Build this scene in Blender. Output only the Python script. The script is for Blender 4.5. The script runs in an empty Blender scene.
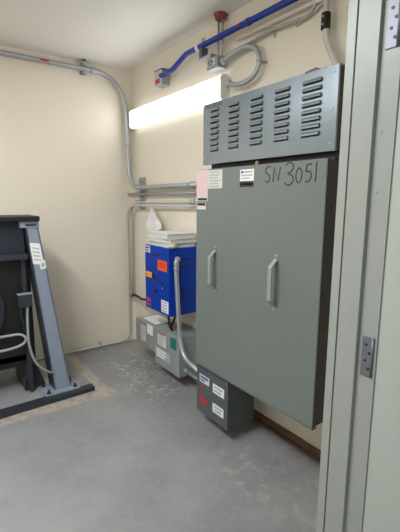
import bpy, bmesh, math, random
from mathutils import Vector, Matrix
random.seed(7)
C = bpy.context.scene
COL = C.collection

# ------------------------------------------------------------ camera, light, exposure
cam_d = bpy.data.cameras.new('camera'); cam = bpy.data.objects.new('camera', cam_d); COL.objects.link(cam)
YAW, PITCH, ROLL, FPX = 0.617298, 0.167372, 0.006238, 397.68
f = Vector((math.sin(YAW)*math.cos(PITCH), math.cos(YAW)*math.cos(PITCH), -math.sin(PITCH)))
r = Vector((math.cos(YAW), -math.sin(YAW), 0)); u = r.cross(f)
r2 = r*math.cos(ROLL) + u*math.sin(ROLL); u2 = -r*math.sin(ROLL) + u*math.cos(ROLL)
M = Matrix((r2, u2, -f)).transposed().to_4x4(); M.translation = Vector((-1.81845, -3.7429, 1.5))
cam.matrix_world = M
cam_d.sensor_fit = 'VERTICAL'; cam_d.sensor_height = 24; cam_d.lens = FPX/532*24
cam_d.clip_start = 0.02
C.camera = cam

w = bpy.data.worlds.new('world'); C.world = w; w.use_nodes = True
w.node_tree.nodes['Background'].inputs[0].default_value = (0.80, 0.92, 1.0, 1)
w.node_tree.nodes['Background'].inputs[1].default_value = 0.5

def area(name, loc, rot, sx, sy, power, col):
    l = bpy.data.lights.new(name, 'AREA'); l.shape = 'RECTANGLE'; l.size = sx; l.size_y = sy
    l.energy = power; l.color = col
    o = bpy.data.objects.new(name, l); COL.objects.link(o); o.location = loc; o.rotation_euler = rot
    return o
area('room_lamp', (-2.05, -2.15, 2.555), (0, 0, 0), 0.20, 1.20, 50, (0.94, 0.985, 1.0))
area('room_lamp_rear', (-2.55, -0.75, 2.555), (0, 0, 0), 0.20, 0.9, 7, (0.94, 0.985, 1.0))
area('corridor_fill', (-2.3, -4.6, 2.6), (0, 0, 0), 0.9, 0.3, 5, (0.95, 1.0, 1.0))  # added fill light behind the camera, no known fixture there
area('wall_lamp', (-0.10, -0.80, 2.25), (0, math.radians(90), 0), 0.13, 1.30, 3.0, (0.96, 0.99, 1.0))
vs = C.view_settings
vs.view_transform = 'Standard'; vs.look = 'None'; vs.gamma = 1; vs.exposure = 0.0
vs.use_curve_mapping = False

# ------------------------------------------------------------ materials
def lin(c):
    return tuple(((x/255)/12.92 if x/255 <= 0.04045 else ((x/255+0.055)/1.055)**2.4) for x in c)
def mat(name, rgb, rough=0.5, metal=0.0, noise=0.0, scale=8.0, bump=0.0, bscale=60.0, emit=None, spec=0.5):
    m = bpy.data.materials.new(name); m.use_nodes = True
    nt = m.node_tree; b = nt.nodes['Principled BSDF']
    c = lin(rgb); b.inputs['Base Color'].default_value = (*c, 1)
    b.inputs['Roughness'].default_value = rough; b.inputs['Metallic'].default_value = metal
    b.inputs['Specular IOR Level'].default_value = spec
    tc = nt.nodes.new('ShaderNodeTexCoord')
    if noise or True:
        n = nt.nodes.new('ShaderNodeTexNoise'); n.inputs['Scale'].default_value = scale; n.inputs['Detail'].default_value = 4
        nt.links.new(tc.outputs['Object'], n.inputs['Vector'])
        mx = nt.nodes.new('ShaderNodeMix'); mx.data_type = 'RGBA'
        k = max(noise, 0.015)
        mx.inputs[6].default_value = (*[x*(1-k) for x in c], 1); mx.inputs[7].default_value = (*[min(1, x*(1+k)) for x in c], 1)
        nt.links.new(n.outputs['Fac'], mx.inputs[0]); nt.links.new(mx.outputs[2], b.inputs['Base Color'])
    if bump:
        n2 = nt.nodes.new('ShaderNodeTexNoise'); n2.inputs['Scale'].default_value = bscale; n2.inputs['Detail'].default_value = 3
        nt.links.new(tc.outputs['Object'], n2.inputs['Vector'])
        bp = nt.nodes.new('ShaderNodeBump'); bp.inputs['Strength'].default_value = bump; bp.inputs['Distance'].default_value = 0.01
        nt.links.new(n2.outputs['Fac'], bp.inputs['Height']); nt.links.new(bp.outputs['Normal'], b.inputs['Normal'])
    if emit:
        b.inputs['Emission Color'].default_value = (*lin(emit[0]), 1); b.inputs['Emission Strength'].default_value = emit[1]
    return m

WALL = mat('cream_wall_paint', (238, 229, 213), 0.55, noise=0.03, scale=2, bump=0.06, bscale=25)
WALLF = mat('cream_wall_paint_front', (238, 229, 213), 0.6)
CEIL = mat('ceiling_paint', (234, 231, 225), 0.6, noise=0.03, scale=1.5)
FRAME = mat('door_frame_paint', (168, 171, 165), 0.38, noise=0.06, scale=6, bump=0.05, bscale=40)
DOOR = mat('door_paint', (192, 197, 189), 0.42, noise=0.02, scale=3)
GREEN = mat('grey_green_enamel', (118, 125, 122), 0.36, noise=0.07, scale=2.5, bump=0.03, bscale=18)
PANEL = mat('blue_grey_enamel', (138, 148, 156), 0.24, metal=0.45, noise=0.08, scale=4, bump=0.03, bscale=30)
HINGE = mat('dull_hinge_steel', (128, 130, 138), 0.45, metal=0.5, noise=0.15, scale=25)
HANDLE = mat('handle_paint', (160, 170, 165), 0.35, metal=0.2)
DARKGREY = mat('dark_grey_enamel', (84, 90, 92), 0.42, noise=0.06)
BODY_SHADE = mat('shaded_cabinet_side', (38, 34, 33), 0.5, noise=0.1)  # shade on the unlit cabinet sides is put into this colour
BLACK = mat('black_paint', (22, 22, 24), 0.5)
MIDGREY = mat('wireway_grey_paint', (142, 152, 150), 0.45, noise=0.10, scale=12)
BLUE = mat('blue_enamel', (0, 58, 165), 0.4, noise=0.12, scale=7, spec=0.2)
BLUEPIPE = mat('blue_pipe_paint', (30, 58, 160), 0.35, noise=0.08)
STEEL = mat('galvanised_steel', (178, 182, 188), 0.42, metal=0.6, noise=0.12, scale=30)
PAINTPIPE = mat('painted_pipe', (204, 201, 194), 0.45, metal=0.1, noise=0.08, scale=20)
LEG = mat('slate_machine_paint', (140, 150, 168), 0.4, noise=0.06, scale=6)
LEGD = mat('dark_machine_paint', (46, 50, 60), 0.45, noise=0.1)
NAVY = mat('dark_guard_panel', (34, 38, 52), 0.5, noise=0.1)
PAPER = mat('white_paper', (236, 236, 238), 0.7)
PAPER2 = mat('off_white_paper', (214, 212, 204), 0.75, noise=0.06, scale=30)
PRINT = mat('printed_grey', (176, 178, 182), 0.7, noise=0.15, scale=160)
PINK = mat('pale_pink_print', (224, 192, 190), 0.7, noise=0.1, scale=120)
RED = mat('red_print', (190, 40, 52), 0.6, noise=0.1, scale=90)
PINKD = mat('magenta_label', (186, 70, 110), 0.6)
ORANGE = mat('orange_sticker', (240, 84, 26), 0.6)
YELLOW = mat('amber_sticker', (236, 160, 30), 0.6)
TEAL = mat('teal_sticker', (20, 116, 108), 0.55)
INK = mat('ink', (50, 46, 46), 0.6)
LBLUE = mat('blue_print', (60, 92, 160), 0.6)
RUST = mat('red_oxide_paint', (138, 62, 60), 0.6, noise=0.15, scale=30)
CABLE = mat('grey_cable', (150, 154, 152), 0.5)
RUBBER = mat('black_rubber', (18, 18, 20), 0.6)
BROWN = mat('rust_brown_base', (112, 84, 66), 0.8, noise=0.3, scale=14)
RAG = mat('cream_rag', (216, 210, 180), 0.9, noise=0.1, scale=40)
LENS = mat('lit_acrylic_lens', (240, 240, 240), 0.3, emit=((250, 253, 255), 1.7))
GREENW = mat('green_wire', (40, 84, 56), 0.5)
BRASS = mat('tan_wire_nut', (176, 136, 96), 0.6)

def floor_material():
    m = bpy.data.materials.new('painted_concrete_floor'); m.use_nodes = True; nt = m.node_tree; N = nt.nodes; L = nt.links
    b = N['Principled BSDF']; tc = N.new('ShaderNodeTexCoord'); P = tc.outputs['Object']
    sep = N.new('ShaderNodeSeparateXYZ'); L.new(P, sep.inputs[0])
    def mth(op, a, bb=None, clamp=False):
        n = N.new('ShaderNodeMath'); n.operation = op; n.use_clamp = clamp
        for i, v in enumerate((a, bb)):
            if v is None: continue
            if isinstance(v, (int, float)): n.inputs[i].default_value = v
            else: L.new(v, n.inputs[i])
        return n.outputs[0]
    def noise(s, d=5, rough=0.6):
        n = N.new('ShaderNodeTexNoise'); n.inputs['Scale'].default_value = s; n.inputs['Detail'].default_value = d
        n.inputs['Roughness'].default_value = rough; L.new(P, n.inputs['Vector']); return n.outputs['Fac']
    def ramp(fac, a, bb):
        n = N.new('ShaderNodeMapRange'); n.inputs[1].default_value = a; n.inputs[2].default_value = bb; n.interpolation_type = 'SMOOTHSTEP'
        L.new(fac, n.inputs[0]); return n.outputs[0]
    def mix(fac, a, bb):
        n = N.new('ShaderNodeMix'); n.data_type = 'RGBA'
        if isinstance(fac, float): n.inputs[0].default_value = fac
        else: L.new(fac, n.inputs[0])
        for i, v in ((6, a), (7, bb)):
            if isinstance(v, tuple): n.inputs[i].default_value = (*lin(v), 1)
            else: L.new(v, n.inputs[i])
        return n.outputs[2]
    X, Y = sep.outputs[0], sep.outputs[1]
    base = mix(ramp(noise(1.6), 0.3, 0.7), (130, 130, 133), (151, 151, 153))
    base = mix(mth('MULTIPLY', ramp(noise(22, 6), 0.35, 0.75), 0.35), base, (160, 158, 156))
    base = mix(mth('MULTIPLY', ramp(noise(9, 8, 0.75), 0.58, 0.74), 0.45), base, (92, 90, 90))
    # grout repair around the machine pad
    wob = mth('MULTIPLY', mth('SUBTRACT', noise(9, 5), 0.5), 0.09)
    def band(v, c, hw):
        return ramp(mth('ABSOLUTE', mth('SUBTRACT', mth('ADD', v, wob), c)), hw+0.025, hw-0.01)
    bA = mth('MULTIPLY', band(Y, -0.945, 0.05), ramp(X, -0.64, -0.68))
    bB = mth('MULTIPLY', band(X, -0.735, 0.04), ramp(Y, -1.0, -0.95))
    g = mth('MAXIMUM', bA, bB)
    g = mth('MULTIPLY', g, ramp(noise(18, 6, 0.7), 0.36, 0.56))
    base = mix(mth('MULTIPLY', g, 0.8), base, (190, 174, 154))
    # plaster dust and paint flecks below the wireway and scattered
    dx = mth('MULTIPLY', mth('ADD', X, 0.32), 2.6); dy = mth('MULTIPLY', mth('ADD', Y, 0.75), 1.35)
    dd = mth('SQRT', mth('ADD', mth('MULTIPLY', dx, dx), mth('MULTIPLY', dy, dy)))
    dust = mth('MULTIPLY', ramp(dd, 1.15, 0.3), mth('MULTIPLY', ramp(noise(30, 8, 0.75), 0.48, 0.62), ramp(noise(5.5, 3), 0.42, 0.58)))
    fl = ramp(noise(30, 6, 0.7), 0.665, 0.71)
    fl2 = mth('MULTIPLY', fl, 0.75)
    base = mix(mth('MAXIMUM', mth('MULTIPLY', dust, 0.8), mth('MULTIPLY', fl2, ramp(noise(1.3, 1), 0.35, 0.65))), base, (214, 212, 208))
    # scuffed pale patch under the tall cabinet
    ex = mth('MULTIPLY', mth('ADD', X, 0.42), 2.3); ey = mth('MULTIPLY', mth('ADD', Y, 2.35), 1.6)
    de = mth('SQRT', mth('ADD', mth('MULTIPLY', ex, ex), mth('MULTIPLY', ey, ey)))
    base = mix(mth('MULTIPLY', mth('MULTIPLY', ramp(de, 0.9, 0.2), ramp(noise(12, 8, 0.75), 0.5, 0.66)), 0.55), base, (190, 186, 182))
    # brown dirt line at the wall base
    dl = mth('MULTIPLY', ramp(mth('ADD', X, wob), -0.16, -0.02), ramp(Y, -1.2, -1.7))
    base = mix(mth('MULTIPLY', dl, 0.7), base, (84, 64, 52))
    L.new(base, b.inputs['Base Color']); b.inputs['Roughness'].default_value = 0.5
    rr = N.new('ShaderNodeMapRange'); rr.inputs[3].default_value = 0.33; rr.inputs[4].default_value = 0.62
    L.new(noise(5, 4), rr.inputs[0]); L.new(rr.outputs[0], b.inputs['Roughness'])
    bp = N.new('ShaderNodeBump'); bp.inputs['Strength'].default_value = 0.25; bp.inputs['Distance'].default_value = 0.01
    L.new(noise(30, 6), bp.inputs['Height']); L.new(bp.outputs['Normal'], b.inputs['Normal'])
    return m
FLOOR = floor_material()

# ------------------------------------------------------------ geometry helpers
class MB:
    def __init__(s): s.bm = bmesh.new(); s.mats = []
    def mi(s, m):
        if m not in s.mats: s.mats.append(m)
        return s.mats.index(m)
    def box(s, x0, x1, y0, y1, z0, z1, m, bevel=0.0):
        v = [s.bm.verts.new((x, y, z)) for x in (x0, x1) for y in (y0, y1) for z in (z0, z1)]
        k = s.mi(m); fs = []
        for a in ((0, 1, 3, 2), (4, 6, 7, 5), (0, 4, 5, 1), (2, 3, 7, 6), (0, 2, 6, 4), (1, 5, 7, 3)):
            fc = s.bm.faces.new([v[i] for i in a]); fc.material_index = k; fs.append(fc)
        if bevel:
            es = list({e for fc in fs for e in fc.edges})
            bmesh.ops.bevel(s.bm, geom=es, offset=bevel, segments=2, affect='EDGES', profile=0.5)
        return s
    def hexa(s, bottom, top, m):
        k = s.mi(m); a = [s.bm.verts.new(p) for p in bottom]; b = [s.bm.verts.new(p) for p in top]; n = len(a)
        for vs_ in (a[::-1], b): s.bm.faces.new(vs_).material_index = k
        for i in range(n): s.bm.faces.new((a[i], a[(i+1) % n], b[(i+1) % n], b[i])).material_index = k
        return s
    def prism(s, poly, axis, a, b, m):
        def pt(p, v):
            q = list(p); q.insert(axis, v); return tuple(q)
        return s.hexa([pt(p, a) for p in poly], [pt(p, b) for p in poly], m)
    def tube(s, path, rad, m, n=12, cap=True):
        path = [Vector(p) for p in path]; k = s.mi(m)
        rads = rad if isinstance(rad, (list, tuple)) else [rad]*len(path)
        t0 = (path[1]-path[0]).normalized(); ref = Vector((0, 0, 1)) if abs(t0.z) < 0.9 else Vector((1, 0, 0))
        nrm = t0.cross(ref).normalized(); rings = []
        for i, p in enumerate(path):
            if i == 0: t = t0
            elif i == len(path)-1: t = (path[-1]-path[-2]).normalized()
            else: t = ((path[i]-path[i-1]).normalized()+(path[i+1]-path[i]).normalized()).normalized()
            nrm = (nrm - t*nrm.dot(t)).normalized(); bn = t.cross(nrm)
            rings.append([s.bm.verts.new(p+(nrm*math.cos(2*math.pi*j/n)+bn*math.sin(2*math.pi*j/n))*rads[i]) for j in range(n)])
        for i in range(len(rings)-1):
            for j in range(n):
                fc = s.bm.faces.new((rings[i][j], rings[i][(j+1) % n], rings[i+1][(j+1) % n], rings[i+1][j]))
                fc.material_index = k; fc.smooth = True
        if cap:
            s.bm.faces.new(rings[0][::-1]).material_index = k; s.bm.faces.new(rings[-1]).material_index = k
        return s
    def cyl(s, a, b, rad, m, n=16): return s.tube([a, b], rad, m, n)
    def build(s, name, parent=None, base=None, **tags):
        bmesh.ops.recalc_face_normals(s.bm, faces=s.bm.faces)
        if parent is not None: off = ROOT[parent.name]
        else:
            if base is None:
                xs = [v.co for v in s.bm.verts]
                base = ((min(v.x for v in xs)+max(v.x for v in xs))/2, (min(v.y for v in xs)+max(v.y for v in xs))/2, min(v.z for v in xs))
            off = Vector(base)
        for v in s.bm.verts: v.co -= off
        me = bpy.data.meshes.new(name); s.bm.to_mesh(me); s.bm.free()
        for m in s.mats: me.materials.append(m)
        o = bpy.data.objects.new(name, me); COL.objects.link(o)
        if parent is not None: o.parent = parent
        else: o.location = off
        ROOT[o.name] = off
        for k, v in tags.items(): o[k] = v
        return o
ROOT = {}
def thing(name, base, label, category, group=None):
    o = bpy.data.objects.new(name, None); o.empty_display_size = 0.05; COL.objects.link(o); o.location = base
    ROOT[o.name] = Vector(base); o['label'] = label; o['category'] = category
    if group: o['group'] = group
    return o
def fillet(pts, rad, seg=8):
    pts = [Vector(p) for p in pts]; out = [pts[0]]
    for i in range(1, len(pts)-1):
        p = pts[i]; a = pts[i-1]-p; b = pts[i+1]-p; la, lb = a.length, b.length; a.normalize(); b.normalize()
        rr = rad if not isinstance(rad, (list, tuple)) else rad[i-1]
        ang = a.angle(b)
        if ang > math.pi-0.02: out.append(p); continue
        d = min(rr/math.tan(ang/2), la*0.49, lb*0.49); R_ = d*math.tan(ang/2)
        cdir = (a+b).normalized(); cen = p+cdir*(R_/math.sin(ang/2)); s0 = p+a*d-cen; s1 = p+b*d-cen
        for k in range(seg+1):
            t = k/seg; th = s0.angle(s1); 
            v = s0*(math.sin((1-t)*th)/math.sin(th)) + s1*(math.sin(t*th)/math.sin(th))
            out.append(cen+v)
    out.append(pts[-1]); return out
def smooth(pts, n=8):
    P = [Vector(p) for p in pts]; P = [P[0]*2-P[1]]+P+[P[-1]*2-P[-2]]; out = []
    for i in range(1, len(P)-2):
        for k in range(n):
            t = k/n
            out.append(0.5*((2*P[i])+(P[i+1]-P[i-1])*t+(2*P[i-1]-5*P[i]+4*P[i+1]-P[i+2])*t*t+(-P[i-1]+3*P[i]-3*P[i+1]+P[i+2])*t**3))
    out.append(P[-2]); return out
def struct(mb, name, parent=None):
    o = mb.build(name, parent, base=(0, 0, 0) if parent is None else None)
    if parent is None: o['kind'] = 'structure'
    return o
def bolt(parent, p, axis, rad=0.006, h=0.006, m=None, name='bolt'):
    d = Vector(axis)*h; p = Vector(p)
    return MB().tube([p, p+d], rad, m or STEEL, 6).build(name, parent)

# ------------------------------------------------------------ setting
H = 2.71; XL = -3.7; YF = -3.0; T = 0.145; YO = YF-T       # front wall from YO to YF
JX = -0.778                                                # right jamb rabbet face
struct(MB().box(XL, 0.3, -6.2, 0.1, -0.1, 0, FLOOR), 'floor')
struct(MB().box(XL-0.1, 0.1, -6.2, 0.1, H, H+0.1, CEIL), 'ceiling')
struct(MB().box(XL-0.1, 0.1, 0, 0.1, 0, H, WALL), 'wall_back')
struct(MB().box(0, 0.1, -6.2, 0, 0, H, WALL), 'wall_right')
struct(MB().box(XL-0.1, XL, -6.2, 0, 0, H, WALL), 'wall_left')
OL = JX-1.0; OT = 2.16
fw = MB().box(XL, OL, YO, YF, 0, H, WALLF); fw.box(JX+0.03, 0, YO, YF, 0, H, WALLF); fw.box(OL, JX+0.03, YO, YF, OT+0.03, H, WALLF)
struct(fw, 'wall_front')
struct(MB().box(-0.018, 0, -3.0, -1.55, 0, 0.045, BROWN, 0.004), 'baseboard_right')
# steel door frame, double rabbet profile (x, y)
xs = JX-0.011
prof = [(JX+0.055, YF), (JX+0.055, YF+0.012), (JX, YF+0.012), (JX, YF-0.016), (JX+0.007, YF-0.016), (JX+0.007, YF-0.022), (JX, YF-0.022), (JX, YF-0.034), (xs, YF-0.036), (xs, YF-0.0945), (JX, YF-0.0965), (JX, YO-0.008), (JX+0.055, YO-0.008), (JX+0.055, YO), (JX+0.028, YO), (JX+0.028, YF)]
fr = MB(); fr.prism(prof, 2, 0, OT, FRAME)
cx = (OL+JX)/2
fr.prism([(2*cx-x, y) for x, y in prof], 2, 0, OT, FRAME)
hd = [(y, z) for (y, z) in ((YF, OT+0.055), (YF+0.012, OT+0.055), (YF+0.012, OT), (YF-0.034, OT), (YF-0.036, OT-0.016), (YF-0.094, OT-0.016), (YF-0.096, OT), (YO-0.008, OT), (YO-0.008, OT+0.055), (YO, OT+0.055), (YO, OT+0.028), (YF, OT+0.028))]
fr.prism(hd, 0, OL-0.055, JX+0.055, FRAME)
frame = struct(fr, 'trim_1')
for z in (1.52, 0.42, 1.68):
    bolt(frame, (JX, YF-0.112, z), (-1, 0, 0), 0.006, 0.0015, FRAME, 'screw')
# open door leaf and its hinges
door = struct(MB().box(JX+0.004, JX+0.048, YO-0.004-0.90, YO-0.004, 0.01, OT-0.01, DOOR, 0.002), 'door_1')
for k, (z0, z1) in enumerate(((1.886, 2.006), (0.988, 1.108), (0.16, 0.28))):
    h = MB(); h.box(JX-0.004, JX, YO+0.002, YF-0.109, z0, z1, HINGE, 0.001)
    hinge = h.build('hinge', frame)
    MB().tube([(JX-0.002, YO+0.003, z0), (JX-0.002, YO+0.003, z1)], 0.004, HINGE, 12).build('hinge_knuckle', hinge)
    for j, (dy, fz) in enumerate(((0.018, 0.2), (0.036, 0.4), (0.018, 0.6), (0.036, 0.8))):
        MB().tube([(JX-0.0035, YO+dy*0.62, z0+(z1-z0)*fz), (JX-0.0052, YO+dy*0.62, z0+(z1-z0)*fz)], 0.0045, LEGD, 8).build('screw', hinge)

# ------------------------------------------------------------ tall control cabinet
Y0, Y1 = -2.650, -1.690; ZB, ZT = 0.435, 1.672; XF = -0.392
cab = thing('control_cabinet', (-0.2, (Y0+Y1)/2, ZB), 'large grey-green two-handled steel control cabinet hung on the right wall, marked SN 3051', 'electrical cabinet')
b = MB()
b.box(-0.384, -0.002, Y0+0.002, Y1-0.002, ZB+0.004, ZT-0.004, BODY_SHADE, 0.003)
b.box(-0.30, -0.002, Y0+0.03, Y1-0.03, ZT-0.03, 1.705, BLACK)
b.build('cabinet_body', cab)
cov = MB(); cov.box(XF, -0.384, Y0, Y1, ZB, ZT, GREEN, 0.004)
cover = cov.build('front_cover', cab)
MB().box(XF+0.003, -0.355, Y0-0.0, Y1, ZB-0.012, ZB-0.003, GREEN, 0.002).build('bottom_lip', cab)
for hy, z0, z1 in ((-1.888, 0.940, 1.222), (-2.382, 0.943, 1.232)):
    h = MB()
    x = XF
    h.box(x-0.003, x, hy-0.012, hy+0.012, z1-0.03, z1, STEEL, 0.001)
    h.box(x-0.003, x, hy-0.012, hy+0.012, z0, z0+0.03, STEEL, 0.001)
    path = [(x-0.002, hy, z1-0.024), (x-0.042, hy, z1-0.062), (x-0.042, hy, z0+0.062), (x-0.002, hy, z0+0.024)]
    pts = fillet(path, 0.01, 4)
    # flat strap swept along the handle path
    k = h.mi(HANDLE); rings = []
    for i, p in enumerate(pts):
        t = (pts[min(i+1, len(pts)-1)]-pts[max(i-1, 0)]).normalized(); nn = Vector((0, 1, 0)); bb = t.cross(nn)
        rings.append([h.bm.verts.new(p+nn*a*0.0125+bb*c*0.003) for a, c in ((-1, -1), (1, -1), (1, 1), (-1, 1))])
    for i in range(len(rings)-1):
        for j in range(4):
            h.bm.faces.new((rings[i][j], rings[i][(j+1) % 4], rings[i+1][(j+1) % 4], rings[i+1][j])).material_index = k
    h.bm.faces.new(rings[0]).material_index = k; h.bm.faces.new(rings[-1][::-1]).material_index = k
    hd_ = h.build('handle', cover)
    for z in (z1-0.009, z0+0.009): MB().tube([(x-0.003, hy, z), (x-0.008, hy, z)], 0.006, STEEL, 6).build('bolt', hd_)
# writing on the cover, polyline strokes in a unit box (u to the right, v up)
GL = {
 'S': [[(.9, .95), (.5, 1), (.15, .85), (.15, .6), (.5, .5), (.8, .35), (.75, .1), (.4, 0), (.05, .1)]],
 'N': [[(.05, 0), (.15, 1), (.75, .05), (.95, 1)]],
 '3': [[(.1, .9), (.5, 1.02), (.9, .88), (.75, .62), (.35, .52), (.8, .42), (.92, .18), (.5, -.02), (.02, .1)]],
 '0': [[(.5, 1), (.15, .75), (.1, .3), (.4, 0), (.8, .2), (.88, .7), (.5, 1)]],
 '5': [[(.9, 1), (.25, .98)], [(.25, .98), (.15, .58), (.6, .6), (.88, .35), (.65, .05), (.1, .0)]],
 '1': [[(.5, 1.05), (.42, -.02)]],
}
def write(chars, x, rad, parent, name, m=INK):
    mb = MB()
    for ch, yl, zb, wd, ht in chars:
        for st in GL[ch]:
            pts = [(x, yl-a*wd, zb+c*ht) for a, c in st]
            if len(pts) > 2 and ch != 'N': pts = smooth(pts, 4)
            mb.tube(pts, rad, m, 6)
    return mb.build(name, parent)
write([('S', -2.285, 1.583, .040, .075), ('N', -2.338, 1.583, .050, .068), ('3', -2.412, 1.566, .060, .100), ('0', -2.480, 1.574, .042, .068), ('5', -2.535, 1.578, .040, .075), ('1', -2.582, 1.578, .03, .078)],
      XF, 0.0028, cover, 'handwritten_serial')
def label(parent, x, ya, yb, z0, z1, m, name='label', lines=0, lm=None, th=0.0012, extra=(), lab=None):
    mb = MB(); mb.box(x-th, x, min(ya, yb), max(ya, yb), z0, z1, m)
    yl, yr = max(ya, yb), min(ya, yb); hgt = z1-z0; wd = yl-yr
    for i in range(lines):
        zz = z1-hgt*(i+0.7)/(lines+0.4)
        e = 0.12+0.25*random.random()
        mb.box(x-th-0.0004, x-th, yr+wd*e, yl-wd*0.1, zz-hgt*0.16/lines*1.6, zz+hgt*0.16/lines*1.6, lm or PRINT)
    for (fa, fb, ga, gb, mm) in extra:     # fractions from the left, from the bottom
        mb.box(x-th-0.0005, x-th, yl-wd*fb, yl-wd*fa, z0+hgt*ga, z0+hgt*gb, mm)
    o = mb.build(name, parent)
    if lab: o['label'] = lab
    return o
label(cover, XF, -1.695, -1.808, 1.487, 1.668, PAPER2, 'warning_sheet', 0, None, extra=((0.05, .93, .15, .95, PINK), (.12, .95, .02, .10, INK)), lab='pink and white warning sheet taped at the corner')
label(cover, XF, -1.812, -1.945, 1.560, 1.664, PAPER2, 'notice_sheet', 6, PRINT, lab='white printed notice sheet')
label(cover, XF, -1.700, -1.790, 1.436, 1.478, PAPER2, 'tape_label', 0, None, extra=((.05, .95, .55, .95, INK),))
label(cover, XF, -2.098, -2.205, 1.563, 1.653, PAPER, 'rating_label', 0, None, extra=((0, 1, 0, .33, INK), (.08, .92, .12, .2, PRINT), (.08, .25, .78, .92, LBLUE), (.3, .9, .8, .9, PRINT), (.1, .9, .62, .7, PRINT), (.1, .7, .46, .53, PRINT)), lab='white and black rating label')
for (y, z) in ((Y0+0.02, 1.60), (Y0+0.02, 0.52), (Y1-0.02, 0.50)): bolt(cover, (XF, y, z), (-1, 0, 0), 0.005, 0.003, GREEN, 'screw')
MB().tube([(-0.33, -2.16, 1.672), (-0.33, -2.16, 1.690), (-0.33, -2.16, 1.698)], [0.011, 0.011, 0.006], BRASS, 10).build('latch_pin', cab)

# ------------------------------------------------------------ louvred upper enclosure
U0, U1 = -2.640, -1.678; VB, VT = 1.710, 2.058; UX = -0.335
up = thing('louvred_enclosure', (-0.17, (U0+U1)/2, VB), 'blue-grey louvred steel enclosure mounted on the wall above the tall control cabinet', 'electrical cabinet')
MB().box(UX+0.012, -0.002, U0+0.006, U1-0.006, VB, VT-0.004, BODY_SHADE, 0.002).build('enclosure_body', up)
vp = MB(); vp.box(UX, UX+0.012, U0, U1, VB-0.004, VT, PANEL, 0.002); vp.box(UX+0.002, -0.004, U0+0.001, U1-0.001, VT-0.006, VT, PANEL)
cols = [(-1.793, .075), (-1.968, .082), (-2.150, .088), (-2.327, .094), (-2.505, .104)]
for cy, wd in cols:
    for j in range(8):
        z = 2.012-0.0320*j
        x = UX
        # hood: open at the bottom, dark slot beneath
        n = 5; k = vp.mi(PANEL); prev = None
        for q in range(n+1):
            a = q/n*math.pi/2
            zz = z+0.013-0.016*(1-math.cos(a)); xx = x-0.011*math.sin(a)
            sh = 1-0.10*(1-math.sin(a))
            ln = [vp.bm.verts.new((xx, cy-wd/2*sh, zz)), vp.bm.verts.new((xx, cy+wd/2*sh, zz))]
            if prev: vp.bm.faces.new((prev[0], prev[1], ln[1], ln[0])).material_index = k
            prev = ln
        for sgn in (-1, 1):
            e = cy+sgn*wd/2
            vv = [vp.bm.verts.new(p) for p in ((x, e*1.0-sgn*wd*0.05, z+0.013), (x-0.011, e, z-0.003), (x, e, z-0.004))]
            vp.bm.faces.new(vv).material_index = k
        vp.box(x-0.0008, x, cy-wd/2, cy+wd/2, z-0.010, z+0.003, BLACK)
vent = vp.build('vent_panel', up)
write([('S', -1.705, 2.031, .022, .020), ('N', -1.733, 2.030, .022, .020), ('3', -1.770, 2.029, .022, .024), ('0', -1.798, 2.030, .020, .022), ('5', -1.826, 2.030, .020, .022), ('1', -1.85, 2.030, .016, .024)],
      UX, 0.0015, vent, 'handwritten_serial')
for (y, z) in ((U0+0.025, 2.03), (U0+0.025, 1.74), (U0+0.025, 1.88), (-2.18, 1.73), (-1.70, 1.74), (-2.15, 2.043), (-1.71, 1.95)):
    bolt(vent, (UX, y, z), (-1, 0, 0), 0.004, 0.003, STEEL, 'screw')
MB().prism([(-2.52, 2.0585), (-2.425, 2.0585), (-2.44, 2.073), (-2.50, 2.079), (-2.52, 2.067)], 0, -0.31, -0.25, DARKGREY).build('lifting_tab', up)

# ------------------------------------------------------------ small dark box under the cabinet
sb = thing('junction_box', (-0.26, -1.84, 0.09), 'small dark grey junction box with red and white labels, hung under the control cabinet', 'junction box')
MB().box(-0.362, -0.150, -2.006, -1.686, 0.092, 0.422, DARKGREY, 0.003).build('box_body', sb)
sc = MB().box(-0.376, -0.360, -2.010, -1.682, 0.088, 0.405, DARKGREY, 0.003).build('box_cover', sb)
MB().box(-0.382, -0.360, -2.010, -1.682, 0.400, 0.407, DARKGREY, 0.001).build('cover_lip', sb)
X = -0.376
label(sc, X, -1.716, -1.822, 0.305, 0.358, PAPER2, 'address_label', 0, extra=((.1, .9, .55, .85, LBLUE), (.1, .6, .2, .4, LBLUE)), lab='white and blue printed label')
MB().box(X-0.001, X, -1.752, -1.727, 0.272, 0.292, RED).build('red_dot', sc)
label(sc, X, -1.862, -1.975, 0.285, 0.345, PAPER, 'paper_label', 2)
label(sc, X, -1.862, -1.972, 0.152, 0.212, PAPER, 'paper_label', 2)
rl = MB()
for i, (a, bq) in enumerate(((0, .55), (0.1, .95), (0, .8))):
    rl.box(X-0.001, X, -1.712-0.10*bq, -1.712-0.10*a, 0.200-0.022*i, 0.215-0.022*i, RED)
rl.build('danger_label', sc)
for y, z in ((-1.70, 0.395), (-1.995, 0.395), (-1.70, 0.10), (-1.995, 0.10)): bolt(sc, (X, y, z), (-1, 0, 0), 0.0045, 0.002, STEEL, 'screw')

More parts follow.
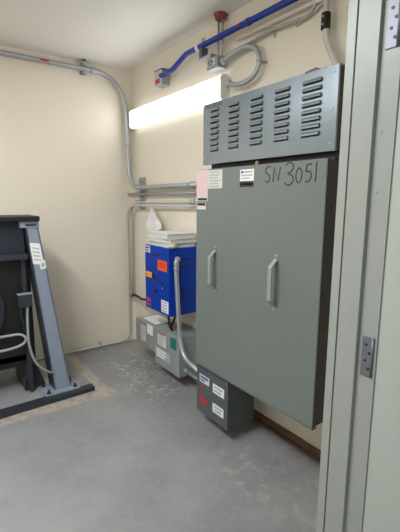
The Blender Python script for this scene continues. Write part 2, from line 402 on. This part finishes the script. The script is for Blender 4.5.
# ------------------------------------------------------------ wireway boxes near the floor
def wireway(y0, y1, z0, z1, x, lbl, cat='junction box'):
    t = thing('wireway_box', ((x)/2, (y0+y1)/2, z0), lbl, cat)
    MB().box(x+0.006, -0.002, y0+0.003, y1-0.003, z0+0.002, z1-0.002, MIDGREY, 0.002).build('box_body', t)
    c = MB().box(x, x+0.008, y0, y1, z0, z1+0.001, MIDGREY, 0.002).build('box_cover', t)
    return t, c
t1, c1 = wireway(-0.872, -0.500, 0.190, 0.412, -0.243, 'left, shorter grey wireway box on the wall, nearest the room corner')
t2, c2 = wireway(-1.262, -0.876, 0.110, 0.436, -0.250, 'right, taller grey wireway box with a teal sticker, below the blue cabinet')
label(c1, -0.243, -0.600, -0.695, 0.235, 0.375, PINK, 'faded_label', 4)
label(c1, -0.243, -0.722, -0.826, 0.325, 0.412, PAPER, 'paper_label', 0)
label(c2, -0.25, -0.925, -1.060, 0.290, 0.402, PAPER2, 'paper_label', 4, PRINT, extra=((0, 1, .9, 1, RED),))
label(c2, -0.25, -1.130, -1.222, 0.320, 0.414, TEAL, 'teal_sticker', 0, lab='teal sticker')
label(c2, -0.25, -0.885, -1.120, 0.175, 0.262, PRINT, 'worn_label', 3, PAPER)
bolt(c2, (-0.25, -1.235, 0.24), (-1, 0, 0), 0.006, 0.004, STEEL, 'screw')
MB().box(-0.2, -0.03, -0.80, -0.55, 0.4135, 0.4165, PAPER).build('folded_paper', base=(-0.115, -0.675, 0.4135), label='white sheet of paper lying on top of the left wireway box', category='paper')

# ------------------------------------------------------------ blue cabinet
BX = -0.300; B0, B1 = -1.202, -0.815; Z0, Z1 = 0.600, 1.128
bl = thing('blue_cabinet', (-0.15, (B0+B1)/2, Z0), 'bright blue steel cabinet with orange and yellow stickers, mounted beside the control cabinet', 'electrical cabinet')
MB().box(BX+0.008, -0.002, B0, B1, Z0, Z1, BLUE, 0.003).build('cabinet_body', bl)
bc = MB().box(BX, BX+0.01, B0, B1, Z0, Z1, BLUE, 0.003).build('front_cover', bl)
for y0, y1, z0, z1 in ((-0.93, -1.035, 1.052, 1.066), (-0.96, -1.06, 0.855, 0.868), (-1.05, -1.14, 0.838, 0.85)):
    MB().box(BX-0.001, BX, min(y0, y1), max(y0, y1), z0, z1, BLACK).build('vent_slot', bc)
label(bc, BX, -0.818, -0.905, 1.068, 1.122, PAPER2, 'maker_label', 2, LBLUE)
label(bc, BX, -1.028, -1.170, 0.945, 1.028, ORANGE, 'orange_sticker', 0, extra=((.2, .8, .62, .72, RED), (.2, .8, .35, .45, RED)), lab='orange sticker')
label(bc, BX, -0.830, -0.930, 0.862, 0.910, YELLOW, 'amber_sticker', 0, lab='amber sticker')
label(bc, BX, -0.932, -0.975, 0.855, 0.898, BLACK, 'black_label', 0)
label(bc, BX, -0.835, -0.905, 0.655, 0.685, PINKD, 'magenta_label', 0)
label(bc, BX, -0.835, -0.905, 0.622, 0.642, PINKD, 'magenta_label', 0)
label(bc, BX, -1.080, -1.188, 0.618, 0.715, PAPER, 'paper_label', 4)
MB().tube([(BX, -0.99, 0.768), (BX-0.012, -0.99, 0.768)], 0.016, BLACK, 12).build('knob', bc)
bolt(bc, (BX, -1.10, 0.81), (-1, 0, 0), 0.006, 0.003, STEEL, 'screw')
sl = MB()
for i in range(3): sl.box(-0.205+0.0, -0.06, B0-0.001, B0, 1.035-0.03*i, 1.042-0.03*i, BLACK)
for i in range(3):
    for j in range(3): sl.box(-0.20+0.055*j, -0.175+0.055*j, B0-0.001, B0, 0.80-0.05*i, 0.815-0.05*i, BLACK)
so = sl.build('vent_slots', bl); so['kind'] = 'stuff'
bolt(bl, (-0.235, B0, 0.96), (0, -1, 0), 0.008, 0.006, STEEL, 'screw')
# loose papers and binders on the blue cabinet
def binder(z0, z1, x0, x1, y0, y1, ang, lbl, ring=False):
    cxx, cyy = (x0+x1)/2, (y0+y1)/2
    t = thing('binder', (cxx, cyy, z0), lbl, 'binder', None); t.rotation_euler = (0, 0, ang)
    hx, hy = (x1-x0)/2, (y1-y0)/2
    def bx(a, b_, c, d, e, g, m, nm, bev=0.001):
        mb = MB(); mb.box(cxx+a, cxx+b_, cyy+c, cyy+d, z0+e, z0+g, m, bev); return mb.build(nm, t)
    th = z1-z0
    bx(-hx, hx, -hy, hy, 0, 0.003, PAPER, 'cover'); bx(-hx, hx, -hy, hy, th-0.003, th, PAPER, 'cover')
    bx(-hx+0.004, hx-0.004, -hy+0.006, hy-0.01, 0.003, th-0.003, PAPER2, 'pages')
    bx(-hx, hx, hy-0.003, hy, 0.003, th-0.003, PAPER, 'spine')
    return t
binder(1.1285, 1.163, -0.275, -0.03, -1.165, -0.845, 0.0, 'lowest white binder in the stack on the blue cabinet')
binder(1.1635, 1.197, -0.285, -0.03, -1.175, -0.835, 0.05, 'middle white binder in the stack on the blue cabinet')
binder(1.1975, 1.236, -0.29, -0.035, -1.175, -0.855, -0.04, 'topmost white binder in the stack on the blue cabinet')
rg = MB(); k = rg.mi(RAG)
import mathutils.noise as mn
bmesh.ops.create_icosphere(rg.bm, subdivisions=3, radius=1.0)
for v in rg.bm.verts:
    d = 1+0.55*mn.noise(v.co*2.1)
    v.co = Vector((v.co.x*0.035*d-0.262, v.co.y*0.03*d-1.194, 1.151+v.co.z*0.0155*d))
for fc in rg.bm.faces: fc.smooth = True
ro = rg.build('crumpled_rag', label='small cream crumpled rag tucked at the edge of the binder stack', category='rag')
ro.location.z = 1.1295

# hanging white bag below the conduits
hb = thing('paper_tag', (-0.075, -0.53, 1.20), 'white paper tag hanging from the small conduits above the blue cabinet', 'tag')
pg = MB(); k = pg.mi(PAPER)
outl = [(-0.478, 1.418), (-0.50, 1.418), (-0.56, 1.375), (-0.63, 1.33), (-0.70, 1.275), (-0.705, 1.245), (-0.62, 1.205), (-0.50, 1.195), (-0.415, 1.215), (-0.395, 1.26), (-0.43, 1.335), (-0.462, 1.385)]
outl = [(-0.487+(y+0.487)*1.0-0.35*max(0,1.40-z)*0.25, z) for y, z in outl]
cx_, cz_ = -0.545, 1.29
def px(y, z): return -0.075-0.012*math.sin((y+0.4)*18)-0.01*math.cos(z*21)
fr_, bk_ = [], []
for s_ in (0.5, 1.0):
    fr_.append([pg.bm.verts.new((px(cx_+(y-cx_)*s_, z), cx_+(y-cx_)*s_, cz_+(z-cz_)*s_)) for y, z in outl])
    bk_.append([pg.bm.verts.new((px(cx_+(y-cx_)*s_, z)+0.004, cx_+(y-cx_)*s_, cz_+(z-cz_)*s_)) for y, z in outl])
cf = pg.bm.verts.new((px(cx_, cz_), cx_, cz_)); cb = pg.bm.verts.new((px(cx_, cz_)+0.004, cx_, cz_)); n = len(outl)
for L_, c_ in ((fr_, cf), (bk_, cb)):
    for i in range(n):
        j = (i+1) % n
        pg.bm.faces.new((c_, L_[0][i], L_[0][j])); pg.bm.faces.new((L_[0][i], L_[1][i], L_[1][j], L_[0][j]))
for i in range(n): pg.bm.faces.new((fr_[1][i], bk_[1][i], bk_[1][(i+1) % n], fr_[1][(i+1) % n]))
pg.build('sheet', hb)
MB().tube([(-0.083, -0.487, 1.412), (-0.083, -0.487, 1.44)], 0.0015, INK, 6).build('string', hb)

# ------------------------------------------------------------ fluorescent wall light
lf = thing('wall_light', (-0.06, -0.87, 2.15), 'long lit white fluorescent wrap light on the right wall above the conduits', 'light')
LA, LB = -1.520, -0.095
MB().box(-0.035, -0.001, LA+0.004, LB-0.004, 2.185, 2.320, PAPER, 0.004).build('housing', lf)
pr = [(-0.02, 2.160), (-0.060, 2.164), (-0.073, 2.180), (-0.075, 2.300), (-0.062, 2.322), (-0.02, 2.330)]
MB().prism([(x, z) for x, z in pr], 1, LA+0.012, LB-0.012, LENS).build('lens', lf)
WH = mat('white_end_cap', (225, 225, 222), 0.45)
for a, b_ in ((LA, LA+0.012), (LB-0.012, LB)):
    MB().prism([(x-0.002 if x < -0.05 else x, z+(0.002 if z > 2.2 else -0.002)) for x, z in pr], 1, a, b_, WH).build('end_cap', lf)
for y in (-0.55, -1.12):
    MB().box(-0.05, -0.03, y-0.012, y+0.012, 2.328, 2.336, STEEL).build('lens_clip', lf)

# ------------------------------------------------------------ ceiling light above and left of the camera's view
LENS2 = mat('ceiling_light_lens', (240, 240, 240), 0.3, emit=((246, 252, 255), 3))
for lx, ya, yb2, lt in ((-2.05, -2.80, -1.50, 'ceiling wrap light nearest the doorway, above the camera view'), (-2.55, -1.25, -0.25, 'ceiling wrap light nearest the back wall, left of the camera view')):
    cl = thing('ceiling_light', (lx, (ya+yb2)/2, 2.60), lt, 'light')
    MB().box(lx-0.10, lx+0.10, ya, yb2, 2.63, 2.705, PAPER, 0.004).build('housing', cl)
    MB().prism([(lx+a_, z_) for a_, z_ in ((-0.13, 2.69), (-0.13, 2.60), (-0.10, 2.575), (0.10, 2.575), (0.13, 2.60), (0.13, 2.69), (0.11, 2.69), (0.11, 2.62), (-0.11, 2.62), (-0.11, 2.69))], 1, ya, yb2, LENS2).build('lens', cl)

# ------------------------------------------------------------ conduits
def conduit(name, pts, rad, frad, m, lbl, cat='conduit', seg=8, sm=False, n=14, group=None):
    t = thing(name, tuple(Vector(pts[0])), lbl, cat, group)
    path = smooth(pts) if sm else fillet(pts, frad, seg)
    MB().tube(path, rad, m, n).build('pipe', t)
    return t
def coupling(t, p, d, rad, L_=0.05, m=STEEL, name='coupling'):
    p = Vector(p); d = Vector(d).normalized()
    mb = MB(); mb.tube([p-d*L_/2, p-d*L_/2*0.7, p+d*L_/2*0.7, p+d*L_/2], [rad*1.18, rad*1.28, rad*1.28, rad*1.18], m, 14)
    return mb.build(name, t)
def strap(t, p, axis, wall, rad, m=STEEL):
    # wall: vector from pipe centre to the wall; axis: pipe direction
    p = Vector(p); a = Vector(axis).normalized(); w_ = Vector(wall); side = a.cross(w_.normalized())
    mb = MB(); k = mb.mi(m); rings = []
    pts = [p+side*(rad+0.022)+w_, p+side*(rad+0.003)+w_, p+side*(rad+0.003)]
    for i in range(7):
        an = math.pi*i/6; pts.append(p+side*math.cos(an)*(rad+0.003)-w_.normalized()*math.sin(an)*(rad+0.003))
    pts += [p-side*(rad+0.003)+w_]
    for i, q in enumerate(pts):
        rings.append([q-a*0.01, q+a*0.01])
    vs_ = [[mb.bm.verts.new(c) for c in rg_] for rg_ in rings]
    for i in range(len(vs_)-1): mb.bm.faces.new((vs_[i][0], vs_[i][1], vs_[i+1][1], vs_[i+1][0])).material_index = k
    o = mb.build('strap', t)
    md = o.modifiers.new('solidify', 'SOLIDIFY'); md.thickness = 0.0025
    return o
# main large conduit: along the back wall, down the corner, along the right wall
g1 = conduit('large_conduit', [(-3.6, -0.06, 2.632), (-0.10, -0.06, 2.632), (-0.070, -0.075, 1.600), (-0.055, -1.64, 1.606)], 0.0215, [0.30, 0.17], STEEL,
             'thick grey conduit running along the ceiling of the back wall and bending down the corner', seg=14)
coupling(g1, (-0.40, -0.06, 2.632), (1, 0, 0), 0.0225); coupling(g1, (-1.9, -0.06, 2.632), (1, 0, 0), 0.0225)
coupling(g1, (-0.083, -0.068, 2.02), (0, 0, 1), 0.0225); coupling(g1, (-0.056, -1.14, 1.605), (0, 1, 0), 0.0225)
MB().box(-0.86, -0.79, -0.0855, -0.083, 2.626, 2.642, RED).build('red_label', g1)
bm_ = MB(); bm_.box(-0.50, -0.46, -0.09, -0.001, 2.598, 2.607, STEEL); bm_.box(-0.50, -0.46, -0.03, -0.001, 2.598, 2.69, STEEL); bm_.box(-0.495, -0.465, -0.085, -0.04, 2.655, 2.69, STEEL)
bm_.build('beam_clamp', g1); MB().tube([(-0.475, -0.062, 2.686), (-0.475, -0.062, 2.709)], 0.014, BLACK, 10).build('bolt', g1)
# small pipes of the horizontal run
s1 = conduit('small_conduit', [(-0.052, -0.002, 1.540), (-0.052, -1.64, 1.548)], 0.014, 0.05, STEEL, 'small grey conduit just below the large conduit, running to the control cabinet')
s2 = conduit('small_conduit', [(-0.052, -0.045, 0.52), (-0.052, -0.045, 1.458), (-0.052, -1.64, 1.486)], 0.012, 0.16, PAINTPIPE, 'small conduit bending from the corner down to the black cord, upper of the lowest pair')
s3 = conduit('small_conduit', [(-1.95, -0.040, 0.028), (-0.093, -0.040, 0.028), (-0.093, -0.040, 1.432), (-0.040, -1.64, 1.448)], 0.0115, [0.10, 0.15], PAINTPIPE, 'lowest small conduit, bending down the corner and along the floor behind the machine')
for t, z in ((s1, 1.545), (s2, 1.478), (s3, 1.443)): coupling(t, (-0.048, -1.13, z), (0, 1, 0), 0.0125, 0.04)
for k, x in enumerate((-0.41, -1.5)): strap(s3, (x, -0.040, 0.028), (1, 0, 0), (0, 0.038, 0), 0.0115)
MB().box(-0.43, -0.385, -0.085, -0.055, 0.002, 0.012, STEEL, 0.002).build('strap', s3)
for y, lb in ((-0.192, 'vertical strut channel nearest the room corner, holding the conduit run'), (-0.262, 'vertical strut channel farther from the room corner, holding the conduit run')):
    st = thing('strut_channel', (-0.01, y, 1.40), lb, 'strut channel')
    m_ = MB(); m_.box(-0.020, -0.0015, y-0.019, y+0.019, 1.40, 1.70, STEEL, 0.002)
    for z in (1.43, 1.52, 1.66): m_.box(-0.0205, -0.020, y-0.006, y+0.006, z-0.012, z+0.012, LEGD)
    m_.build('channel', st)
    for z, rr in ((1.602, 0.023), (1.543, 0.015), (1.463, 0.013)):
        MB().tube([(-0.078, y, z+rr+0.004), (-0.02, y, z+rr+0.004)], 0.005, STEEL, 8).build('clamp_bolt', st)
for z in (1.605, 1.546, 1.485, 1.446):
    strap(s1 if z != 1.605 else g1, (-0.052, -1.19, z), (0, 1, 0), (0.05, 0, 0), 0.014 if z != 1.605 else 0.0215)
# black cord between corner conduit and blue cabinet
bk = thing('equipment_cord', (-0.1, -0.08, 0.5), 'short black cord looping from the corner conduit to the blue cabinet', 'cable')
MB().tube(smooth([(-0.062, -0.058, 0.505), (-0.09, -0.14, 0.535), (-0.13, -0.30, 0.560), (-0.17, -0.50, 0.575), (-0.2, -0.70, 0.62), (-0.21, -0.812, 0.65)]), 0.012, RUBBER, 10).build('cord', bk)
MB().tube([(-0.060, -0.030, 0.50), (-0.060, -0.062, 0.507)], 0.022, STEEL, 12).build('connector', bk)
for y, lb in ((-1.02, 'left one of the two short black cables between blue cabinet and wireway box'), (-1.13, 'right one of the two short black cables between blue cabinet and wireway box')):
    c_ = MB(); dy = -0.03 if y > -1.1 else 0.05
    c_.tube(smooth([(-0.20, y, 0.605), (-0.205, y+dy*0.3, 0.54), (-0.21, y+dy, 0.48), (-0.19, y+dy*1.2, 0.432)]), 0.009, RUBBER, 8)
    c_.build('black_cable', label=lb, category='cable')
# conduit in front of blue cabinet
fc_ = conduit('steel_conduit', [(-0.215, -1.203, 1.045), (-0.25, -1.224, 1.045), (-0.255, -1.232, 0.95), (-0.255, -1.275, 0.46), (-0.26, -1.335, 0.31), (-0.26, -1.69, 0.245)], 0.017, [0.03, 0.2, 0.2, 0.2], STEEL,
              'bare steel conduit rising in front of the blue cabinet side, curving to the junction box')
coupling(fc_, (-0.252, -1.227, 1.015), (0.03, 0.06, 1), 0.0165, 0.035); coupling(fc_, (-0.254, -1.231, 0.98), (0.02, 0.05, 1), 0.0165, 0.028)
coupling(fc_, (-0.228, -1.206, 1.045), (1, 0.8, 0), 0.0175, 0.03)
lc = conduit('short_conduit', [(-0.20, -1.255, 0.168), (-0.21, -1.69, 0.158)], 0.014, 0.05, STEEL, 'short straight steel conduit joining the taller wireway box to the junction box')
coupling(lc, (-0.2, -1.285, 0.168), (0, 1, 0), 0.0155, 0.03)

# blue conduit near the ceiling, with its end box
PX = -0.080
bp = conduit('blue_conduit', [(PX, -0.72, 2.492), (PX, -0.90, 2.492), (PX, -1.10, 2.556), (PX, -3.0, 2.545)], 0.019, [0.12, 0.14], BLUEPIPE,
             'blue painted conduit running under the ceiling on the right wall')
coupling(bp, (PX, -1.255, 2.555), (0, 1, 0), 0.019, 0.03, PAPER); coupling(bp, (PX, -1.78, 2.552), (0, 1, 0), 0.018, 0.03, BLUEPIPE)
MB().box(PX-0.022, PX-0.019, -1.72, -1.69, 2.546, 2.560, RED).build('red_mark', bp)
bb = thing('square_box', (-0.045, -0.65, 2.42), 'small square box with blue top at the end of the blue conduit', 'junction box')
MB().box(-0.075, -0.001, -0.735, -0.625, 2.425, 2.545, MIDGREY, 0.003).build('box_body', bb)
bbc = MB().box(-0.082, -0.075, -0.738, -0.622, 2.422, 2.548, PAINTPIPE, 0.002).build('box_cover', bb)
MB().box(-0.0825, -0.001, -0.739, -0.621, 2.538, 2.549, BLUEPIPE, 0.001).build('painted_top', bb)
label(bbc, -0.082, -0.635, -0.71, 2.44, 2.475, PINKD, 'magenta_label', 0)
# cream painted conduit that follows the blue one on the wall
conduit('painted_conduit', [(-0.03, -1.62, 2.515), (-0.03, -3.0, 2.505)], 0.0125, 0.05, WALL, 'cream painted conduit on the wall just below the blue conduit')
# ceiling flange, hanger rods and fixture box
jb = thing('hanger_box', (-0.06, -1.46, 2.36), 'steel junction box on two hanger rods below the red ceiling flange', 'junction box')
fl = MB(); fl.tube([(-0.050, -1.468, 2.709), (-0.050, -1.468, 2.700), (-0.050, -1.468, 2.694), (-0.050, -1.468, 2.672)], [0.046, 0.046, 0.040, 0.034], RUST, 8); fl.build('ceiling_flange', jb)
for y in (-1.450, -1.492): MB().tube([(-0.050, y, 2.70), (-0.050, y, 2.37)], 0.008, STEEL, 10).build('hanger_rod', jb)
MB().box(-0.095, -0.02, -1.505, -1.385, 2.365, 2.440, STEEL, 0.003).build('box_body', jb)
lbx = MB().box(-0.100, -0.095, -1.503, -1.387, 2.368, 2.437, MIDGREY, 0.001).build('box_cover', jb)
label(lbx, -0.100, -1.392, -1.48, 2.385, 2.43, PAPER2, 'paper_label', 3, INK)
MB().box(-0.100, -0.03, -1.43, -1.29, 2.452, 2.470, STEEL, 0.002).build('bracket', jb)
MB().box(-0.105, -0.05, -1.335, -1.300, 2.470, 2.535, DARKGREY, 0.004).build('pipe_clamp', jb)
for y in (-1.305, -1.33): MB().tube([(-0.08, y, 2.535), (-0.08, y, 2.60)], 0.005, STEEL, 6).build('clamp_bolt', jb)
# looping flexible conduit and thin conduit
fx = thing('flexible_conduit', (-0.06, -1.5, 2.24), 'grey flexible conduit looping from the hanger box down to the wall light', 'conduit')
pth = smooth([(-0.07, -1.51, 2.395), (-0.06, -1.60, 2.42), (-0.05, -1.70, 2.437), (-0.045, -1.80, 2.412), (-0.045, -1.852, 2.33), (-0.05, -1.82, 2.255), (-0.06, -1.75, 2.222), (-0.07, -1.67, 2.222), (-0.075, -1.588, 2.245)], 14)
rads = [0.0155+0.0015*math.sin(i*2.1) for i in range(len(pth))]
MB().tube(pth, rads, STEEL, 12).build('hose', fx)
coupling(fx, (-0.073, -1.60, 2.242), (0, 1, -0.2), 0.016, 0.035); coupling(fx, (-0.068, -1.528, 2.40), (0, 1, -0.1), 0.016, 0.035)
MB().box(-0.07, -0.001, -1.875, -1.845, 2.315, 2.325, STEEL).build('strap', fx)
tc_ = conduit('thin_conduit', [(-0.035, -1.50, 2.435), (-0.03, -1.93, 2.472), (-0.03, -2.20, 2.456), (-0.03, -2.275, 2.53), (-0.03, -2.285, 2.705)], 0.0095, [0.3, 0.08, 0.1], STEEL,
              'thin grey conduit from the hanger box curving up to the ceiling')
strap(tc_, (-0.03, -1.93, 2.469), (0, 1, 0), (0.028, 0, 0), 0.0095)
conduit('thin_conduit', [(-0.015, -2.33, 2.52), (-0.015, -2.22, 2.47), (-0.015, -2.10, 2.447)], 0.008, 0.1, PAINTPIPE, 'thin cream conduit branching beside the thin grey one, near the cabinet drop')
# large conduit dropping into louvred enclosure
rc = conduit('drop_conduit', [(-0.055, -2.332, 2.705), (-0.055, -2.336, 2.30), (-0.070, -2.430, 2.15), (-0.09, -2.47, 2.060)], 0.0175, [0.3, 0.1], PAINTPIPE, 'thick pale conduit with a black coupling dropping from the ceiling into the louvred enclosure')
MB().tube([(-0.055, -2.335, 2.340), (-0.055, -2.335, 2.345), (-0.055, -2.335, 2.415), (-0.055, -2.335, 2.42)], [0.020, 0.0235, 0.0235, 0.020], RUBBER, 16).build('coupling', rc)
for z in (2.362, 2.398): MB().tube([(-0.082, -2.335, z), (-0.075, -2.335, z)], 0.005, STEEL, 6).build('bolt', rc)

# ------------------------------------------------------------ machine on the left
MB().hexa([(-3.2, -0.899, 0), (-0.80, -0.799, 0), (-0.80, -0.10, 0), (-3.2, -0.10, 0)], [(-3.2, -0.899, 0.033), (-0.80, -0.799, 0.033), (-0.80, -0.10, 0.033), (-3.2, -0.10, 0.033)], FLOOR).build('concrete_pad', base=(-2.0, -0.46, 0), label='low concrete pad under the grey machine frame', category='concrete pad')
mf = thing('machine_frame', (-1.6, -0.6, 0.034), 'slate grey machine frame with slanted bolted leg and black top at the left edge', 'machine')
rail = MB(); rail.hexa([(-3.2, -0.995, 0.0), (-0.792, -0.868, 0.0), (-0.792, -0.80, 0.0), (-3.2, -0.90, 0.0)], [(-3.2, -0.995, 0.034), (-0.792, -0.868, 0.034), (-0.792, -0.80, 0.034), (-3.2, -0.90, 0.034)], LEGD)
rail.build('floor_rail', mf)
pl = MB().box(-1.155, -0.895, -0.835, -0.645, 0.034, 0.046, LEG, 0.002).build('base_plate', mf)
for x, y in ((-1.13, -0.672), (-0.925, -0.672), (-0.925, -0.805), (-1.125, -0.81)):
    MB().tube([(x, y, 0.046), (x, y, 0.056), (x, y, 0.0565), (x, y, 0.075)], [0.016, 0.016, 0.008, 0.008], BLACK, 6).build('bolt', pl)
# leg: boxed channel leaning left, face towards the camera
lg = MB()
yb, yt = -0.775, -0.745; d = 0.15
lg.hexa([(-1.075, yb, 0.046), (-0.948, yb, 0.046), (-0.948, yb+0.012, 0.046), (-1.075, yb+0.012, 0.046)], [(-1.200, yt, 1.29), (-1.112, yt, 1.29), (-1.112, yt+0.012, 1.29), (-1.200, yt+0.012, 1.29)], LEG)
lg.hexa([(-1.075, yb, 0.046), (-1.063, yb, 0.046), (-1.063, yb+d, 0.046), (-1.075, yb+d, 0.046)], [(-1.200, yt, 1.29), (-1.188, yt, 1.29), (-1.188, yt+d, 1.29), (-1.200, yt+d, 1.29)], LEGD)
lg.hexa([(-0.960, yb, 0.046), (-0.948, yb, 0.046), (-0.948, yb+0.10, 0.046), (-0.960, yb+0.10, 0.046)], [(-1.124, yt, 1.29), (-1.112, yt, 1.29), (-1.112, yt+0.10, 1.29), (-1.124, yt+0.10, 1.29)], LEG)
leg = lg.build('leg', mf)
def on_leg(u_, z, off=0.0):      # point on the leg face; u_ 0 left to 1 right
    t = (z-0.046)/(1.29-0.046); xl = -1.075+(-0.125)*t; xr = -0.948+(-0.164)*t; y = yb+(yt-yb)*t
    return (xl+(xr-xl)*u_, y-off, z)
def leg_label(u0, u1, z0, z1, m, name, off=0.001, tilt=0):
    mb = MB(); q = [(u0, z0), (u1, z0+tilt), (u1, z1+tilt), (u0, z1)]
    mb.hexa([on_leg(a, c, off-0.001) for a, c in q], [on_leg(a, c, off) for a, c in q], m); return mb.build(name, leg)
leg_label(0.10, 0.86, 1.03, 1.185, PAPER, 'inspection_label', 0.0015, -0.01)
leg_label(0.55, 0.98, 0.985, 1.045, PAPER, 'data_matrix_label', 0.003, 0.01)
leg_label(0.66, 0.88, 1.00, 1.030, PRINT, 'printed_patch', 0.004, 0.01)
for i in range(4): leg_label(0.2, 0.72, 1.06+0.028*i, 1.068+0.028*i, PRINT, 'text_line', 0.0022, -0.01)
MB().box(-1.235, -1.108, -0.752, -0.60, 1.29, 1.338, LEG, 0.003).build('top_bracket', mf)
MB().box(-1.200, -1.125, -0.758, -0.752, 1.305, 1.318, LEGD, 0.001).build('bracket_slot', mf)
MB().box(-3.0, -1.105, -0.775, -0.45, 1.338, 1.372, BLACK, 0.006).build('top_beam', mf)
MB().box(-3.0, -1.205, -0.700, -0.690, 1.10, 1.338, NAVY).build('guard_panel', mf)
MB().box(-3.0, -1.195, -0.745, -0.665, 1.068, 1.104, LEGD, 0.003).build('cross_rail', mf)
MB().box(-1.235, -1.205, -0.70, -0.62, 0.05, 1.10, LEGD, 0.003).build('inner_post', mf)
# black sheet added behind the frame, so the inside of the machine reads dark
MB().box(-3.0, -1.165, -0.640, -0.625, 0.24, 1.34, BLACK, 0.003).build('dark_backing', mf)
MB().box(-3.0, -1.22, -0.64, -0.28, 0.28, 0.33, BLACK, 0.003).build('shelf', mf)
# motor drum with ribbed end face
def disc(y0, y1, r0, r1, m, name, par, cx_m=-1.665, cz_m=0.72):
    mb = MB(); k = mb.mi(m); n = 40; ring = []
    for (y, rr) in ((y0, r1), (y0, r0), (y1, r0), (y1, r1)):
        ring.append([mb.bm.verts.new((cx_m+rr*math.cos(2*math.pi*i/n), y, cz_m+rr*math.sin(2*math.pi*i/n))) for i in range(n)])
    for a in range(4):
        for i in range(n):
            q = mb.bm.faces.new((ring[a][i], ring[a][(i+1) % n], ring[(a+1) % 4][(i+1) % n], ring[(a+1) % 4][i])); q.material_index = k
    return mb.build(name, par)
mt = disc(-0.66, -0.30, 0.001, 0.31, BLACK, 'motor', mf)
disc(-0.70, -0.66, 0.22, 0.30, NAVY, 'flange_ring', mt)
disc(-0.715, -0.66, 0.001, 0.10, LEGD, 'hub', mt)
for i in range(10):
    a = 2*math.pi*i/10+0.1
    MB().tube([(-1.665+0.26*math.cos(a), -0.70, 0.72+0.26*math.sin(a)), (-1.665+0.26*math.cos(a), -0.712, 0.72+0.26*math.sin(a))], 0.010, LEGD, 6).build('bolt', mt)
MB().hexa([(-1.26, -0.66, 0.046), (-1.10, -0.62, 0.046), (-1.10, -0.30, 0.046), (-1.26, -0.30, 0.046)], [(-1.26, -0.66, 0.10), (-1.17, -0.62, 0.26), (-1.17, -0.30, 0.26), (-1.26, -0.30, 0.10)], LEGD).build('foot_bracket', mf)
jbx = MB().box(-1.285, -1.193, -0.79, -0.735, 0.730, 0.822, LEGD, 0.003).build('terminal_box', mf)
MB().box(-1.288, -1.190, -0.792, -0.735, 0.820, 0.826, MIDGREY, 0.002).build('box_lid', jbx)
MB().tube(smooth([(-1.225, -0.77, 0.735), (-1.232, -0.77, 0.60), (-1.232, -0.78, 0.44), (-1.195, -0.79, 0.30), (-1.12, -0.79, 0.215), (-1.075, -0.775, 0.19)]), 0.009, CABLE, 10).build('cable', mf)
MB().tube(smooth([(-1.262, -0.75, 0.735), (-1.265, -0.74, 0.66), (-1.245, -0.70, 0.58), (-1.235, -0.66, 0.50)]), 0.005, GREENW, 8).build('ground_wire', mf)
cw = MB(); cw.tube(smooth([(-1.75, -0.72, 0.44), (-1.50, -0.74, 0.425), (-1.36, -0.74, 0.425), (-1.27, -0.74, 0.445), (-1.245, -0.74, 0.485), (-1.28, -0.72, 0.515), (-1.36, -0.69, 0.51), (-1.50, -0.66, 0.50)]), 0.010, CABLE, 10)
cw.build('looped_cable', mf)
